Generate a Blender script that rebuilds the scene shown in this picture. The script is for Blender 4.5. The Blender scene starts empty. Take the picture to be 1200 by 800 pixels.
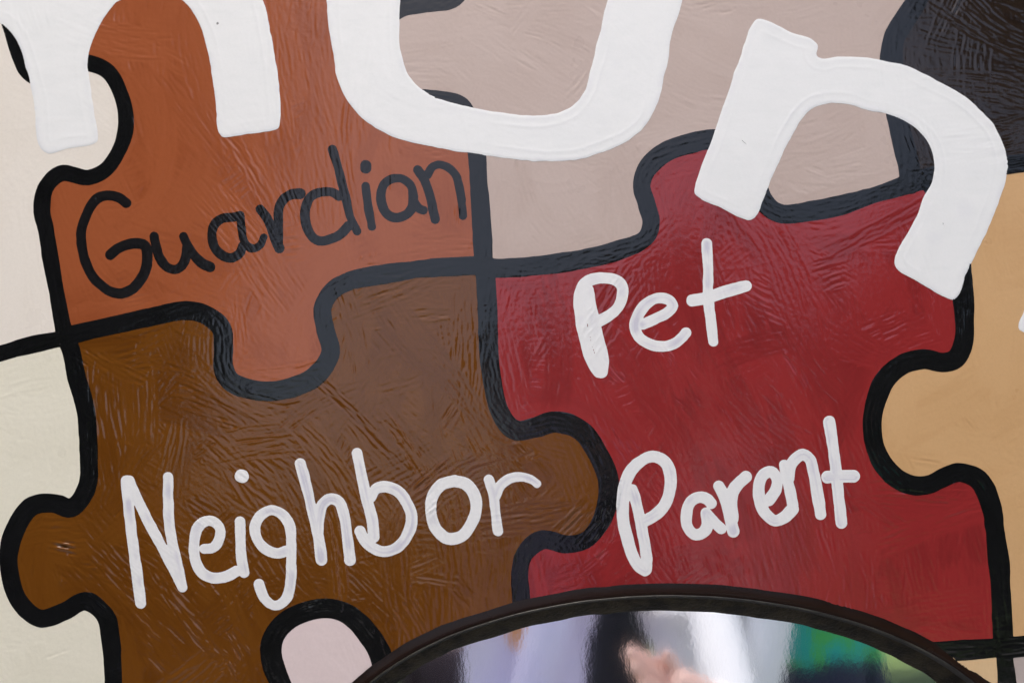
import bpy, math, random
import numpy as np
from mathutils import Vector, Matrix

# ------------------------------------------------------------------ camera, sky, sun, exposure
scene = bpy.context.scene
COL = scene.collection
ZC = 1.25            # height of the lens above the lawn
DIST = 0.667         # lens to the middle of the painted board
MM = 0.0004          # metres on the board for one unit of the layout drawing (1200 x 800 units in view)

cam_d = bpy.data.cameras.new('camera')
cam = bpy.data.objects.new('camera', cam_d); COL.objects.link(cam)
cam.location = (0, -DIST, ZC); cam.rotation_euler = (math.radians(90), 0, 0)
cam_d.sensor_width = 36.0
cam_d.lens = 36.0 * DIST / (1200 * MM)
cam_d.clip_start = 0.02; cam_d.clip_end = 2000
cam_d.dof.use_dof = True
cam_d.dof.focus_distance = DIST + 0.008
cam_d.dof.aperture_fstop = 6.3
scene.camera = cam

SUN_EL, SUN_AZ = math.radians(73), math.radians(205)
world = bpy.data.worlds.new('World'); scene.world = world; world.use_nodes = True
wn = world.node_tree
bg = wn.nodes['Background']
sky = wn.nodes.new('ShaderNodeTexSky'); sky.sky_type = 'NISHITA'; sky.sun_disc = False
sky.sun_elevation = SUN_EL; sky.sun_rotation = SUN_AZ
sky.air_density = 1.0; sky.dust_density = 5.2; sky.ozone_density = 0.8
wn.links.new(sky.outputs[0], bg.inputs[0]); bg.inputs[1].default_value = 0.15

sun_d = bpy.data.lights.new('sun', 'SUN'); sun_d.energy = 0.6; sun_d.angle = math.radians(16)
sun_d.color = (1.0, 0.97, 0.93)
sun = bpy.data.objects.new('sun', sun_d); COL.objects.link(sun)
sdir = Vector((math.sin(SUN_AZ) * math.cos(SUN_EL), math.cos(SUN_AZ) * math.cos(SUN_EL), math.sin(SUN_EL)))
sun.rotation_euler = sdir.to_track_quat('Z', 'Y').to_euler()
sun.location = (0, 0, 6)

vs = scene.view_settings
vs.view_transform = 'Standard'; vs.look = 'None'; vs.exposure = 0.76; vs.gamma = 1.0
vs.use_curve_mapping = False

rng = np.random.default_rng(7)
random.seed(7)

# ------------------------------------------------------------------ helpers
def tag(o, label=None, cat=None, group=None, kind=None):
    if label: o['label'] = label
    if cat: o['category'] = cat
    if group: o['group'] = group
    if kind: o['kind'] = kind
    return o

def empty(name, loc=(0, 0, 0)):
    o = bpy.data.objects.new(name, None); COL.objects.link(o); o.location = loc
    return o

def mesh_np(name, V, F, mat, parent=None, attrs=None, smooth=True):
    """V (n,3), F (m,4) or (m,3) -> one mesh object"""
    V = np.asarray(V, np.float32); F = np.asarray(F, np.int32); k = F.shape[1]
    me = bpy.data.meshes.new(name)
    me.vertices.add(len(V)); me.vertices.foreach_set('co', V.ravel())
    me.loops.add(F.size); me.loops.foreach_set('vertex_index', F.ravel())
    me.polygons.add(len(F))
    me.polygons.foreach_set('loop_start', np.arange(0, F.size, k, dtype=np.int32))
    me.polygons.foreach_set('use_smooth', np.full(len(F), smooth, bool))
    if attrs:
        for n, a in attrs.items():
            at = me.attributes.new(n, 'FLOAT', 'POINT'); at.data.foreach_set('value', np.asarray(a, np.float32).ravel())
    me.update(calc_edges=True); me.validate()
    o = bpy.data.objects.new(name, me); COL.objects.link(o)
    me.materials.append(mat)
    if parent: o.parent = parent
    return o

def srgb(r, g, b):
    f = lambda c: (c / 255 / 12.92) if c <= 10 else ((c / 255 + 0.055) / 1.055) ** 2.4
    return (f(r), f(g), f(b), 1)

class NT:
    def __init__(s, name):
        s.m = bpy.data.materials.new(name); s.m.use_nodes = True
        s.t = s.m.node_tree; s.b = s.t.nodes['Principled BSDF']
    def n(s, typ, **kw):
        nd = s.t.nodes.new(typ)
        for k, v in kw.items(): setattr(nd, k, v)
        return nd
    def l(s, a, b): s.t.links.new(a, b)
    def math(s, op, a, b=None, clamp=False):
        nd = s.n('ShaderNodeMath', operation=op, use_clamp=clamp)
        for i, v in enumerate((a, b)):
            if v is None: continue
            if isinstance(v, (int, float)): nd.inputs[i].default_value = v
            else: s.l(v, nd.inputs[i])
        return nd.outputs[0]
    def mix(s, fac, a, b, blend='MIX'):
        nd = s.n('ShaderNodeMix', data_type='RGBA', blend_type=blend)
        for i, v in ((0, fac), (6, a), (7, b)):
            if isinstance(v, (int, float)): nd.inputs[i].default_value = v
            elif isinstance(v, tuple): nd.inputs[i].default_value = v
            else: s.l(v, nd.inputs[i])
        return nd.outputs[2]
    def noise(s, scale, detail=3, rough=0.55, vec=None, stretch=None):
        if vec is None: vec = s.n('ShaderNodeTexCoord').outputs['Object']
        if stretch:
            mp = s.n('ShaderNodeMapping'); mp.inputs['Scale'].default_value = stretch; s.l(vec, mp.inputs[0]); vec = mp.outputs[0]
        nd = s.n('ShaderNodeTexNoise'); nd.inputs['Scale'].default_value = scale
        nd.inputs['Detail'].default_value = detail; nd.inputs['Roughness'].default_value = rough
        s.l(vec, nd.inputs['Vector']); return nd.outputs['Fac']
    def ramp(s, fac, p0, p1):
        nd = s.n('ShaderNodeMapRange', interpolation_type='SMOOTHSTEP'); nd.inputs[1].default_value = p0; nd.inputs[2].default_value = p1
        s.l(fac, nd.inputs[0]); return nd.outputs[0]
    def bump(s, h, strength, dist):
        nd = s.n('ShaderNodeBump'); nd.inputs['Strength'].default_value = strength; nd.inputs['Distance'].default_value = dist
        s.l(h, nd.inputs['Height']); s.l(nd.outputs[0], s.b.inputs['Normal']); return nd

def paint(name, col, alt, rough=0.24, tone=1.0, grain=1.0, speck=(0.02, 0.018, 0.015, 1), under=None, spec=0.5):
    """enamel paint: body colour drifting to a second mix of the same pot, per-stroke tone, fine grain, grit specks"""
    k = NT(name)
    at = k.n('ShaderNodeAttribute', attribute_name='tone').outputs['Fac']
    big = k.noise(9.0, 4, 0.6)
    f = k.math('ADD', k.math('MULTIPLY', at, tone), k.math('MULTIPLY', big, 0.5))
    c = k.mix(k.ramp(f, 0.05, 0.95), col, alt)
    if under is not None:                       # thin paint where the brush ran dry
        th = k.n('ShaderNodeAttribute', attribute_name='thin').outputs['Fac']
        c = k.mix(th, c, under)
    g = k.noise(900.0, 2, 0.6)
    c = k.mix(k.math('MULTIPLY', k.ramp(g, 0.35, 0.75), 0.035 * grain), c, (0, 0, 0, 1))
    vo = k.n('ShaderNodeTexVoronoi'); vo.inputs['Scale'].default_value = 62.0
    k.l(k.n('ShaderNodeTexCoord').outputs['Object'], vo.inputs['Vector'])
    pick = k.math('GREATER_THAN', k.n_sep(vo.outputs['Color']), 0.965)
    dot = k.math('MULTIPLY', k.math('LESS_THAN', vo.outputs['Distance'], 0.045), pick)
    c = k.mix(k.math('MULTIPLY', dot, 0.75), c, speck)
    k.l(c, k.b.inputs['Base Color'])
    r = k.math('ADD', k.math('MULTIPLY', k.noise(26.0, 4, 0.6), 0.16), rough - 0.08)
    k.l(r, k.b.inputs['Roughness'])
    k.b.inputs['IOR'].default_value = 1.5; k.b.inputs['Specular IOR Level'].default_value = spec
    hh = k.math('ADD', k.noise(420.0, 3, 0.6), k.math('MULTIPLY', dot, 0.8))
    k.bump(hh, 0.22 * grain, 0.00022)
    return k.m
def n_sep(self, colsock):
    nd = self.n('ShaderNodeSeparateColor'); self.l(colsock, nd.inputs[0]); return nd.outputs[0]
NT.n_sep = n_sep

def simple(name, col, rough=0.6, col2=None, scale=20, bump=0.0, bscale=200, metallic=0.0):
    k = NT(name)
    if col2 is None: k.b.inputs['Base Color'].default_value = col
    else: k.l(k.mix(k.ramp(k.noise(scale, 4, 0.6), 0.35, 0.65), col, col2), k.b.inputs['Base Color'])
    k.b.inputs['Roughness'].default_value = rough; k.b.inputs['Metallic'].default_value = metallic
    if bump: k.bump(k.noise(bscale, 3), bump, 0.001)
    return k.m

# ------------------------------------------------------------------ the board's surface
# Y(a,b): a = metres right of centre, b = metres above lens height; the board swells toward the viewer and leans back
RX, RZ, TILT = 1.25, 2.2, 0.14
def soft_int(x, lim):            # integral of clamp(x,-lim,lim)
    ax = np.abs(x); return np.where(ax < lim, 0.5 * x * x, lim * ax - 0.5 * lim * lim)
def surf(a, b):
    return soft_int(a, 0.34) / RX + TILT * b + soft_int(b, 0.30) / RZ
def surf_n(a, b):
    da = np.clip(a, -.34, .34) / RX; db = TILT + np.clip(b, -.30, .30) / RZ
    n = np.stack([da, -np.ones_like(da), db], -1)
    return n / np.linalg.norm(n, axis=-1, keepdims=True)
def board_ab(px, py):            # layout drawing -> place on the swelling board
    sx = (px - 600) * MM / DIST; sz = (400 - py) * MM / DIST
    y = np.zeros_like(px, dtype=np.float64)
    for _ in range(14): y = surf(sx * (DIST + y), sz * (DIST + y)) * 0.7 + y * 0.3
    return sx * (DIST + y), sz * (DIST + y)
def board(px, py, h=0.0):        # h = height above the bare board in metres
    px = np.asarray(px, np.float64); py = np.asarray(py, np.float64)
    a, b = board_ab(px, py); n = surf_n(a, b)
    P = np.stack([a, surf(a, b), b + ZC], -1)
    return P + n * np.asarray(h)[..., None]

# ------------------------------------------------------------------ curves of the painted design (layout drawing units)
def S(ox, oy, sc, pts): return [(ox + x / sc, oy + y / sc) for x, y in pts]
def spline(pts, step=2.0, closed=False):
    P = np.array(pts, float)
    if closed: P = np.vstack([P[-1], P, P[0], P[1]])
    else: P = np.vstack([2 * P[0] - P[1], P, 2 * P[-1] - P[-2]])
    out = []
    for i in range(1, len(P) - 2):
        p0, p1, p2, p3 = P[i - 1:i + 3]
        d = [max(np.linalg.norm(q - p), 1e-3) ** 0.5 for p, q in ((p0, p1), (p1, p2), (p2, p3))]
        n = max(2, int(np.linalg.norm(p2 - p1) / step))
        t0, t1 = 0, d[0]; t2 = t1 + d[1]; t3 = t2 + d[2]
        t = np.linspace(t1, t2, n, endpoint=False)[:, None]
        A1 = (t1 - t) / (t1 - t0) * p0 + (t - t0) / (t1 - t0) * p1
        A2 = (t2 - t) / (t2 - t1) * p1 + (t - t1) / (t2 - t1) * p2
        A3 = (t3 - t) / (t3 - t2) * p2 + (t - t2) / (t3 - t2) * p3
        B1 = (t2 - t) / (t2 - t0) * A1 + (t - t0) / (t2 - t0) * A2
        B2 = (t3 - t) / (t3 - t1) * A2 + (t - t1) / (t3 - t1) * A3
        out.append((t2 - t) / (t2 - t1) * B1 + (t - t1) / (t2 - t1) * B2)
    if not closed: out.append(P[-2:-1])
    return np.vstack(out)

LEFT_UP = [(-30, -330), (-20, -120), (2, -10), (15, 37), (33, 84), (55, 92), (80, 74), (104, 74), (128, 86), (147, 130), (144, 165), (125, 198), (103, 208), (72, 203), (54, 218), (49, 247), (53, 267), (59, 302), (70, 362), (76, 395)]
LEFT_LOW = [(76, 395), (83, 409), (89, 437), (100, 480), (104, 533), (102, 570), (84, 594), (62, 589), (37, 593), (17, 622), (10, 656), (22, 703), (47, 724), (75, 716), (100, 704), (122, 720), (130, 750), (133, 800), (132, 900), (125, 1080), (128, 1500)]
MID_FARLEFT = [(-500, 520), (-200, 470), (0, 414), (37, 404), (76, 396)]
MID_LEFT = [(76, 395), (89, 391), (133, 381), (187, 369), (218, 364), (242, 369), (260, 385), (262, 407), (262, 430), (271, 447), (300, 457), (333, 456), (367, 442), (387, 414), (381, 385), (378, 360), (388, 342), (408, 330), (453, 321), (503, 314), (567, 311)]
MID_RIGHT = [(567, 311), (580, 314), (633, 311), (683, 304), (725, 293), (755, 280), (763, 262), (758, 240), (752, 217), (758, 199), (778, 180), (800, 171), (833, 163), (856, 166), (874, 182), (884, 210), (897, 238), (915, 250), (947, 248), (987, 240), (1030, 227), (1067, 215)]
MID_FARRIGHT = [(1067, 215), (1089, 208), (1130, 200), (1180, 194), (1200, 191), (1330, 176), (1700, 150)]
UP_MID = [(567, 311), (565, 267), (561, 213), (559, 182), (553, 150), (540, 124), (515, 117), (482, 114), (450, 95), (440, 55), (462, 14), (500, 4), (532, -2), (548, -30), (545, -120), (550, -330)]
LOW_MID = [(567, 311), (569, 327), (571, 367), (573, 417), (578, 454), (588, 487), (605, 504), (627, 501), (648, 494), (668, 497), (686, 509), (701, 533), (712, 560), (713, 580), (705, 609), (687, 632), (665, 637), (636, 632), (614, 650), (609, 673), (611, 703), (612, 740)]
UP_RIGHT = [(1067, 215), (1065, 195), (1058, 167), (1052, 140), (1047, 100), (1045, 60), (1048, 43), (1061, 22), (1075, 0), (1100, -60), (1110, -330)]
RIGHT = [(1089, 210), (1110, 250), (1124, 300), (1128, 339), (1130, 372), (1129, 400), (1120, 420), (1105, 425), (1083, 421), (1058, 427), (1038, 444), (1027, 469), (1022, 497), (1028, 530), (1046, 556), (1069, 568), (1090, 567), (1108, 558), (1125, 553), (1147, 562), (1161, 590), (1166, 621), (1171, 666), (1175, 733), (1176, 758)]
RIGHT_LOW = [(1176, 758), (1177, 773), (1179, 800), (1183, 900), (1190, 1100), (1180, 1500)]
FLOOR_R = [(1050, 764), (1095, 762), (1133, 761), (1176, 758)]
FLOOR_FR = [(1176, 758), (1215, 756), (1300, 765), (1500, 770), (1700, 790)]
KNOB = [(370, 1500), (365, 1000), (372, 880), (350, 835), (330, 803), (318, 768), (320, 748), (334, 729), (356, 717), (382, 712), (402, 716), (418, 727), (432, 743), (443, 760), (449, 778), (450, 800)]
C = {k: spline(v) for k, v in dict(lu=LEFT_UP, ll=LEFT_LOW, mfl=MID_FARLEFT, ml=MID_LEFT, mr=MID_RIGHT, mfr=MID_FARRIGHT, um=UP_MID, lm=LOW_MID, ur=UP_RIGHT, r=RIGHT, rl=RIGHT_LOW, fr=FLOOR_R, ffr=FLOOR_FR, kn=KNOB).items()}
OUT = [('lu', 9.6), ('ll', 11.2), ('mfl', 9.2), ('ml', 11.0), ('mr', 11.2), ('mfr', 11.8), ('um', 10.6), ('lm', 11.2), ('ur', 12.8), ('r', 11.9), ('rl', 10.6), ('fr', 11.8), ('ffr', 12.6), ('kn', 11.7)]

X0, X1, Y0, Y1 = -330, 1560, -330, 1380          # extent of the painted face
YB = 400 + ZC / MM                               # where the board meets the lawn (nominal)

def rev(a): return a[::-1]
def poly(*parts): return np.vstack([np.atleast_2d(np.array(p, float)) for p in parts])
PIECES = [  # name of paint, polygon, label  (later ones win)
 ('taupe', poly((X0, Y0), (X1, Y0), (X1, 330), (X0, 330)), 'dusty taupe puzzle piece behind the tall white letters'),
 ('rust', poly(C['lu'], C['ml'], C['um']), 'rust orange puzzle piece with the word Guardian in black'),
 ('cream', poly((X0 - 9, Y0), C['lu'], rev(C['mfl']), (X0 - 9, 480)), 'cream puzzle piece with a rounded tab'),
 ('ivory', poly((X0 - 9, 480), C['mfl'], C['ll'], (132, Y1 + 9), (X0 - 9, Y1 + 9)), 'pale ivory puzzle piece below the cream one'),
 ('brown', poly(C['ml'], C['lm'], (700, 900), (700, Y1 + 9), (128, Y1 + 9), rev(C['ll'])), 'brown puzzle piece with the word Neighbor in white'),
 ('umber', poly((1067, 215), C['ur'], (X1 + 9, Y0), (X1 + 9, 150), rev(C['mfr'])), 'dark umber puzzle piece in the bend of the white letter n'),
 ('red', poly(C['mr'], C['r'], rev(C['fr']), (1050, 900), (612, 900), rev(C['lm'])), 'crimson red puzzle piece with the words Pet Parent in white'),
 ('tan', poly(rev(C['r']), C['mfr'][10:], (X1 + 9, 150), (X1 + 9, 790), rev(C['ffr'])), 'golden tan puzzle piece beside the red one'),
 ('sand', poly(C['fr'], C['rl'], (1180, Y1 + 9), (700, Y1 + 9), (700, 900), (1050, 900)), 'pale sand puzzle piece under the red one'),
 ('mauve', poly(C['ffr'], (X1 + 9, 790), (X1 + 9, Y1 + 9), (1180, Y1 + 9), rev(C['rl'])), 'greyish mauve puzzle piece under the tan one'),
 ('pink', poly(C['kn'], (560, 900), (700, 1100), (700, Y1 + 9), (370, Y1 + 9)), 'pale pink puzzle piece whose round tab touches the mirror'),
]
# oval opening for the mirror
MCX, MCY, MA, MB = 787.0, 916.0, 432.0, 231.0

BIG = {
 'm': [(-150, -60), (-60, -75), (60, -78), (180, -80), (250, -66), (290, -40), (308, 0), (317, 37), (323, 73), (328, 110), (328.5, 143), (326, 151), (318, 154), (290, 157), (268, 161), (261, 161), (257, 156), (255, 148), (252, 117), (248, 83), (240, 47), (230, 20), (213, 0), (196, -6), (175, -8), (156, -5), (143, 0), (133, 7), (117, 30), (107, 50), (103, 73), (106, 100), (110, 133), (115, 160), (114, 166), (108, 169), (80, 174), (57, 180), (50, 177), (45, 168), (43, 158), (40, 123), (33, 90), (23, 53), (10, 34), (0, 28), (-25, 30), (-48, 55), (-58, 110), (-55, 175), (-60, 184), (-120, 192), (-130, 186), (-140, 100)],
 'u': [(383, -130), (381, -60), (383, 0), (387, 43), (395, 87), (400, 103), (410, 123), (430, 143), (460, 160), (510, 173), (567, 182), (617, 188), (653, 189), (683, 186), (710, 178), (733, 167), (757, 147), (770, 123), (780, 83), (788, 40), (798, 7), (806, -40), (818, -120), (816, -130), (740, -138), (734, -132), (725, -60), (712, 0), (702, 40), (693, 77), (685, 107), (673, 123), (653, 133), (627, 136), (593, 133), (557, 127), (520, 118), (497, 107), (478, 87), (470, 60), (468, 33), (469, 0), (468, -60), (466, -128), (460, -135), (390, -136)],
 'n': [(887, 23), (882, 28), (875, 43), (868, 63), (850, 117), (833, 167), (815, 217), (814, 227), (822, 233), (847, 245), (872, 257), (880, 258), (888, 251), (897, 227), (913, 190), (937, 143), (953, 127), (977, 121), (997, 123), (1017, 129), (1040, 134), (1063, 144), (1080, 158), (1090, 173), (1094, 193), (1092, 213), (1083, 230), (1067, 267), (1048, 303), (1050, 314), (1080, 332), (1110, 350), (1118, 351.5), (1123, 346), (1133, 320), (1158, 267), (1168, 243), (1178, 213), (1180, 187), (1170, 157), (1153, 133), (1130, 113), (1093, 92), (1060, 77), (1030, 70), (1000, 67), (980, 66.5), (962, 68), (957, 65), (958, 53), (952, 47), (925, 37), (897, 24)],
 'e': [(1193, 380), (1199, 364), (1215, 312), (1240, 240), (1290, 215), (1330, 235), (1325, 300), (1300, 370), (1285, 430), (1262, 428), (1200, 389), (1194, 386)],
}
W1 = lambda p: S(80, 200, 5, p)
W2 = lambda p: S(320, 160, 5, p)
W3 = lambda p: S(660, 260, 5, p)
W5 = lambda p: S(130, 520, 4, p)
W6 = lambda p: S(340, 510, 4, p)
W7 = lambda p: S(710, 500, 4.444, p)
W8 = lambda p: S(800, 480, 5, p)
# word -> letter -> list of (stroke, half width at start, half width at end)
WORDS = {
 'rust': [
  ('G', [(W1([(340, 190), (300, 160), (240, 145), (180, 158), (140, 195), (105, 262), (80, 330), (75, 400), (90, 500), (125, 590), (180, 660), (240, 705), (310, 718), (370, 695), (425, 635), (455, 570), (463, 500), (450, 440), (420, 428), (350, 432), (290, 455), (245, 492)]), 5.6, 6.0)]),
  ('u', [(W1([(503, 385), (515, 450), (540, 520), (580, 565), (630, 577), (665, 555), (690, 500), (696, 450)]), 5.3, 6.0), (W1([(675, 385), (700, 440), (740, 500), (790, 545), (830, 565)]), 5.4, 6.0)]),
  ('a', [(W1([(1005, 265), (960, 275), (900, 280), (855, 320), (842, 390), (860, 455), (910, 500), (960, 510), (1003, 485), (1022, 440)]), 5.4, 5.6), (W1([(1008, 262), (1015, 330), (1025, 400), (1050, 443), (1095, 455), (1130, 430), (1146, 390)]), 5.0, 4.2)]),
  ('r', [([(305, 245), (313, 256), (319, 270), (324, 283), (327.5, 291)], 5.2, 5.6), (W2([(33, 625), (32, 500), (35, 420), (62, 368), (110, 338), (160, 335)]), 5.4, 6.0)]),
  ('d', [(W2([(385, 350), (345, 326), (280, 326), (222, 352), (192, 410), (188, 480), (205, 550), (240, 598), (285, 612), (340, 600), (400, 570), (440, 525)]), 5.6, 5.6), (W2([(347, 76), (380, 180), (405, 280), (430, 380), (455, 480), (492, 555)]), 5.4, 4.8)]),
  ('i', [(W2([(543, 290), (550, 360), (565, 450), (580, 530)]), 5.0, 5.0), (W2([(543, 170), (543, 186)]), 6.4, 6.4)]),
  ('a', [(W2([(822, 340), (805, 285), (755, 248), (700, 248), (652, 278), (632, 340), (642, 410), (672, 458), (720, 475), (780, 458), (815, 415), (822, 350)]), 5.2, 5.4), (W2([(815, 330), (832, 390), (858, 423), (882, 432)]), 5.0, 5.0)]),
  ('n', [(W2([(848, 195), (890, 262), (920, 350), (938, 430), (950, 485)]), 5.2, 5.4), (W2([(908, 225), (928, 185), (965, 165), (1020, 178), (1068, 222), (1090, 290), (1105, 370), (1112, 465)]), 5.0, 5.2)]),
 ],
 'brown': [
  ('N', [(W5([(73, 172), (82, 280), (95, 400), (112, 530), (128, 650), (140, 745)]), 6.4, 6.6), (W5([(85, 172), (130, 270), (190, 390), (260, 520), (320, 640), (335, 670)]), 6.2, 6.0), (W5([(268, 155), (268, 250), (272, 350), (285, 450), (310, 550), (335, 668)]), 6.2, 5.8)]),
  ('e', [(W5([(438, 490), (480, 485), (510, 440), (512, 395), (480, 362), (440, 362), (407, 392), (392, 450), (395, 540), (425, 600), (480, 627), (540, 620), (590, 595)]), 6.0, 6.4)]),
  ('i', [(W5([(605, 362), (608, 450), (612, 530), (625, 603)]), 6.4, 5.8), (W5([(612, 150), (615, 151)]), 7.8, 7.8)]),
  ('g', [(W5([(825, 500), (780, 512), (720, 488), (685, 440), (675, 390), (700, 335), (750, 310), (800, 327), (838, 380), (845, 460), (845, 560), (842, 650), (820, 728), (770, 757), (725, 730), (705, 690), (694, 655)]), 6.2, 6.0)]),
  ('h', [(W6([(48, 132), (75, 230), (102, 350), (130, 460), (148, 582)]), 6.2, 6.4), (W6([(130, 460), (136, 380), (152, 322), (190, 296), (230, 312), (252, 370), (268, 470), (281, 585)]), 6.2, 6.6)]),
  ('b', [(W6([(313, 83), (335, 190), (360, 300), (385, 400), (392, 475)]), 6.2, 6.6), (W6([(380, 290), (400, 252), (440, 239), (500, 257), (545, 312), (570, 380), (557, 450), (510, 518), (445, 545), (390, 528), (348, 490), (328, 448)]), 6.4, 6.6)]),
  ('o', [(W6([(770, 213), (705, 233), (667, 290), (660, 360), (685, 440), (740, 483), (800, 473), (845, 420), (873, 340), (860, 270), (820, 226), (765, 213)]), 6.6, 6.8)]),
  ('r', [(W6([(932, 205), (955, 290), (965, 380), (974, 448)]), 5.8, 6.0), (W6([(965, 285), (985, 235), (1030, 201), (1090, 195), (1140, 212), (1157, 226)]), 5.6, 5.2)]),
 ],
 'red': [
  ('P', [(W3([(215, 580), (270, 548), (320, 500), (345, 440), (345, 380), (310, 342), (240, 328), (170, 337), (112, 372), (92, 430), (97, 520), (110, 620), (132, 710), (152, 780), (185, 850), (210, 880)]), 6.6, 6.4), (W3([(142, 405), (158, 500), (182, 600), (203, 700), (224, 770), (230, 830), (222, 878)]), 7.6, 7.2)]),
  ('e', [(W3([(468, 600), (540, 567), (610, 532), (642, 492), (620, 458), (555, 447), (492, 477), (442, 540), (420, 610), (440, 668), (500, 713), (580, 730), (650, 713), (700, 672), (718, 650)]), 6.2, 6.4)]),
  ('t', [(W3([(840, 127), (848, 250), (848, 350), (850, 450), (862, 560), (872, 640), (878, 702)]), 6.2, 6.2), (W3([(755, 460), (820, 450), (900, 425), (990, 397), (1072, 375)]), 7.0, 7.0)]),
  ('P', [(W7([(200, 490), (260, 455), (310, 400), (335, 320), (335, 250), (315, 192), (270, 158), (220, 158), (170, 187), (125, 237), (97, 310), (88, 400), (92, 500), (115, 590), (142, 675), (178, 730), (203, 745)]), 6.8, 7.0), (W7([(138, 325), (160, 400), (180, 490), (195, 570), (208, 650), (213, 700), (207, 742)]), 6.2, 7.2)]),
  ('a', [(W7([(550, 398), (525, 373), (485, 365), (442, 390), (420, 450), (425, 520), (460, 558), (505, 550), (530, 510), (525, 455)]), 6.6, 6.8), (W7([(522, 448), (560, 492), (602, 528)]), 6.2, 6.4)]),
  ('r', [(W8([(211, 445), (245, 510), (270, 590), (285, 660), (296, 712)]), 6.6, 7.0), (W8([(290, 640), (284, 560), (290, 490), (322, 437), (370, 392)]), 7.2, 6.8)]),
  ('e', [(W8([(505, 530), (545, 470), (552, 405), (520, 362), (472, 382), (446, 450), (452, 530), (482, 600), (540, 647), (600, 625), (645, 580)]), 6.6, 7.0)]),
  ('n', [(W8([(595, 322), (612, 400), (630, 480), (645, 560)]), 6.2, 6.8), (W8([(622, 400), (632, 330), (660, 288), (705, 262), (745, 288), (765, 360), (785, 460), (800, 560), (808, 612)]), 6.6, 6.6)]),
  ('t', [(W8([(858, 70), (875, 180), (892, 300), (905, 430), (920, 560), (930, 663)]), 6.8, 6.6), (W8([(847, 393), (900, 390), (960, 388), (1003, 388)]), 7.6, 7.6)]),
 ],
}

# ------------------------------------------------------------------ 2-D distance tools
def noise1(n, period, r):
    k = int(n / period) + 4; v = r.standard_normal(k)
    x = np.arange(n) / period; i = x.astype(int); f = x - i; f = f * f * (3 - 2 * f)
    return v[i] * (1 - f) + v[i + 1] * f
def noise2(h, w, period, r, aspect=1.0):
    ph, pw = period, period * aspect
    g = r.standard_normal((int(h / ph) + 4, int(w / pw) + 4))
    y = np.arange(h) / ph; x = np.arange(w) / pw
    iy = y.astype(int); ix = x.astype(int); fy = (y - iy); fx = (x - ix)
    fy = (fy * fy * (3 - 2 * fy))[:, None]; fx = (fx * fx * (3 - 2 * fx))[None]
    a = g[np.ix_(iy, ix)]; b = g[np.ix_(iy, ix + 1)]; c = g[np.ix_(iy + 1, ix)]; d = g[np.ix_(iy + 1, ix + 1)]
    return (a * (1 - fx) + b * fx) * (1 - fy) + (c * (1 - fx) + d * fx) * fy

def inside_poly(P, qx, qy):
    """qx, qy: a regular raster (rows share y)"""
    r = np.zeros(qx.shape, bool); ry = qy[:, 0]; rx = qx[0]; x0, y0 = P[:, 0], P[:, 1]; x1, y1 = np.roll(x0, -1), np.roll(y0, -1)
    for a, b, c, d in zip(x0, y0, x1, y1):
        if b == d: continue
        lo, hi = np.searchsorted(ry, [min(b, d), max(b, d)])
        if hi <= lo: continue
        xc = (c - a) * (ry[lo:hi] - b) / (d - b) + a
        r[lo:hi] ^= rx[None] < xc[:, None]
    return r
def stroke_raster(curve, rx, ry, margin):
    """distance, signed side and arc length on a regular raster, worked out only near the curve"""
    st = rx[1] - rx[0]; D = np.full((len(ry), len(rx)), float(margin)); SD = D.copy(); AR = np.zeros_like(D)
    seg = np.diff(curve, axis=0); L = np.linalg.norm(seg, axis=1); cum = np.concatenate([[0], np.cumsum(L)])
    for (ax, ay), (sx, sy), l, c0 in zip(curve[:-1], seg, L, cum):
        if l < 1e-6: continue
        i0 = max(0, int((min(ax, ax + sx) - margin - rx[0]) / st)); i1 = min(len(rx), int((max(ax, ax + sx) + margin - rx[0]) / st) + 2)
        j0 = max(0, int((min(ay, ay + sy) - margin - ry[0]) / st)); j1 = min(len(ry), int((max(ay, ay + sy) + margin - ry[0]) / st) + 2)
        if i1 <= i0 or j1 <= j0: continue
        dx = rx[i0:i1][None] - ax; dy = ry[j0:j1][:, None] - ay
        t = np.clip((dx * sx + dy * sy) / (l * l), 0, 1); e = np.hypot(dx - t * sx, dy - t * sy)
        w = D[j0:j1, i0:i1]; up = e < w
        if not up.any(): continue
        cr = sx * dy - sy * dx
        w[up] = e[up]; SD[j0:j1, i0:i1][up] = (np.sign(cr) * e)[up]; AR[j0:j1, i0:i1][up] = (c0 + t * l)[up]
    return D, SD, AR

# raster (1 unit) over the part of the board that is painted with visible brushwork
FX0, FX1, FY0, FY1 = -60, 1260, -60, 860
GW, GH = FX1 - FX0 + 1, FY1 - FY0 + 1
gx, gy = np.meshgrid(np.arange(FX0, FX1 + 1, dtype=float), np.arange(FY0, FY1 + 1, dtype=float))
def sample(G, px, py):
    x = np.clip(px - FX0, 0, GW - 1.001); y = np.clip(py - FY0, 0, GH - 1.001)
    ix = x.astype(int); iy = y.astype(int); fx = x - ix; fy = y - iy
    return (G[iy, ix] * (1 - fx) + G[iy, ix + 1] * fx) * (1 - fy) + (G[iy + 1, ix] * (1 - fx) + G[iy + 1, ix + 1] * fx) * fy

def label_pieces(qx, qy):
    lab = np.full(qx.shape, -1)
    for i, (nm, P, lb) in enumerate(PIECES): lab[inside_poly(P, qx, qy)] = i
    return lab
def oval(px, py, grow=0.0): # signed distance (approx.) to the opening
    k = np.sqrt(((px - MCX) / (MA + grow)) ** 2 + ((py - MCY) / (MB + grow)) ** 2)
    g = np.sqrt(((px - MCX) / (MA + grow) ** 2) ** 2 + ((py - MCY) / (MB + grow) ** 2) ** 2)
    return (k - 1) * k / np.maximum(g, 1e-6)

LAB = label_pieces(gx, gy)

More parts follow.
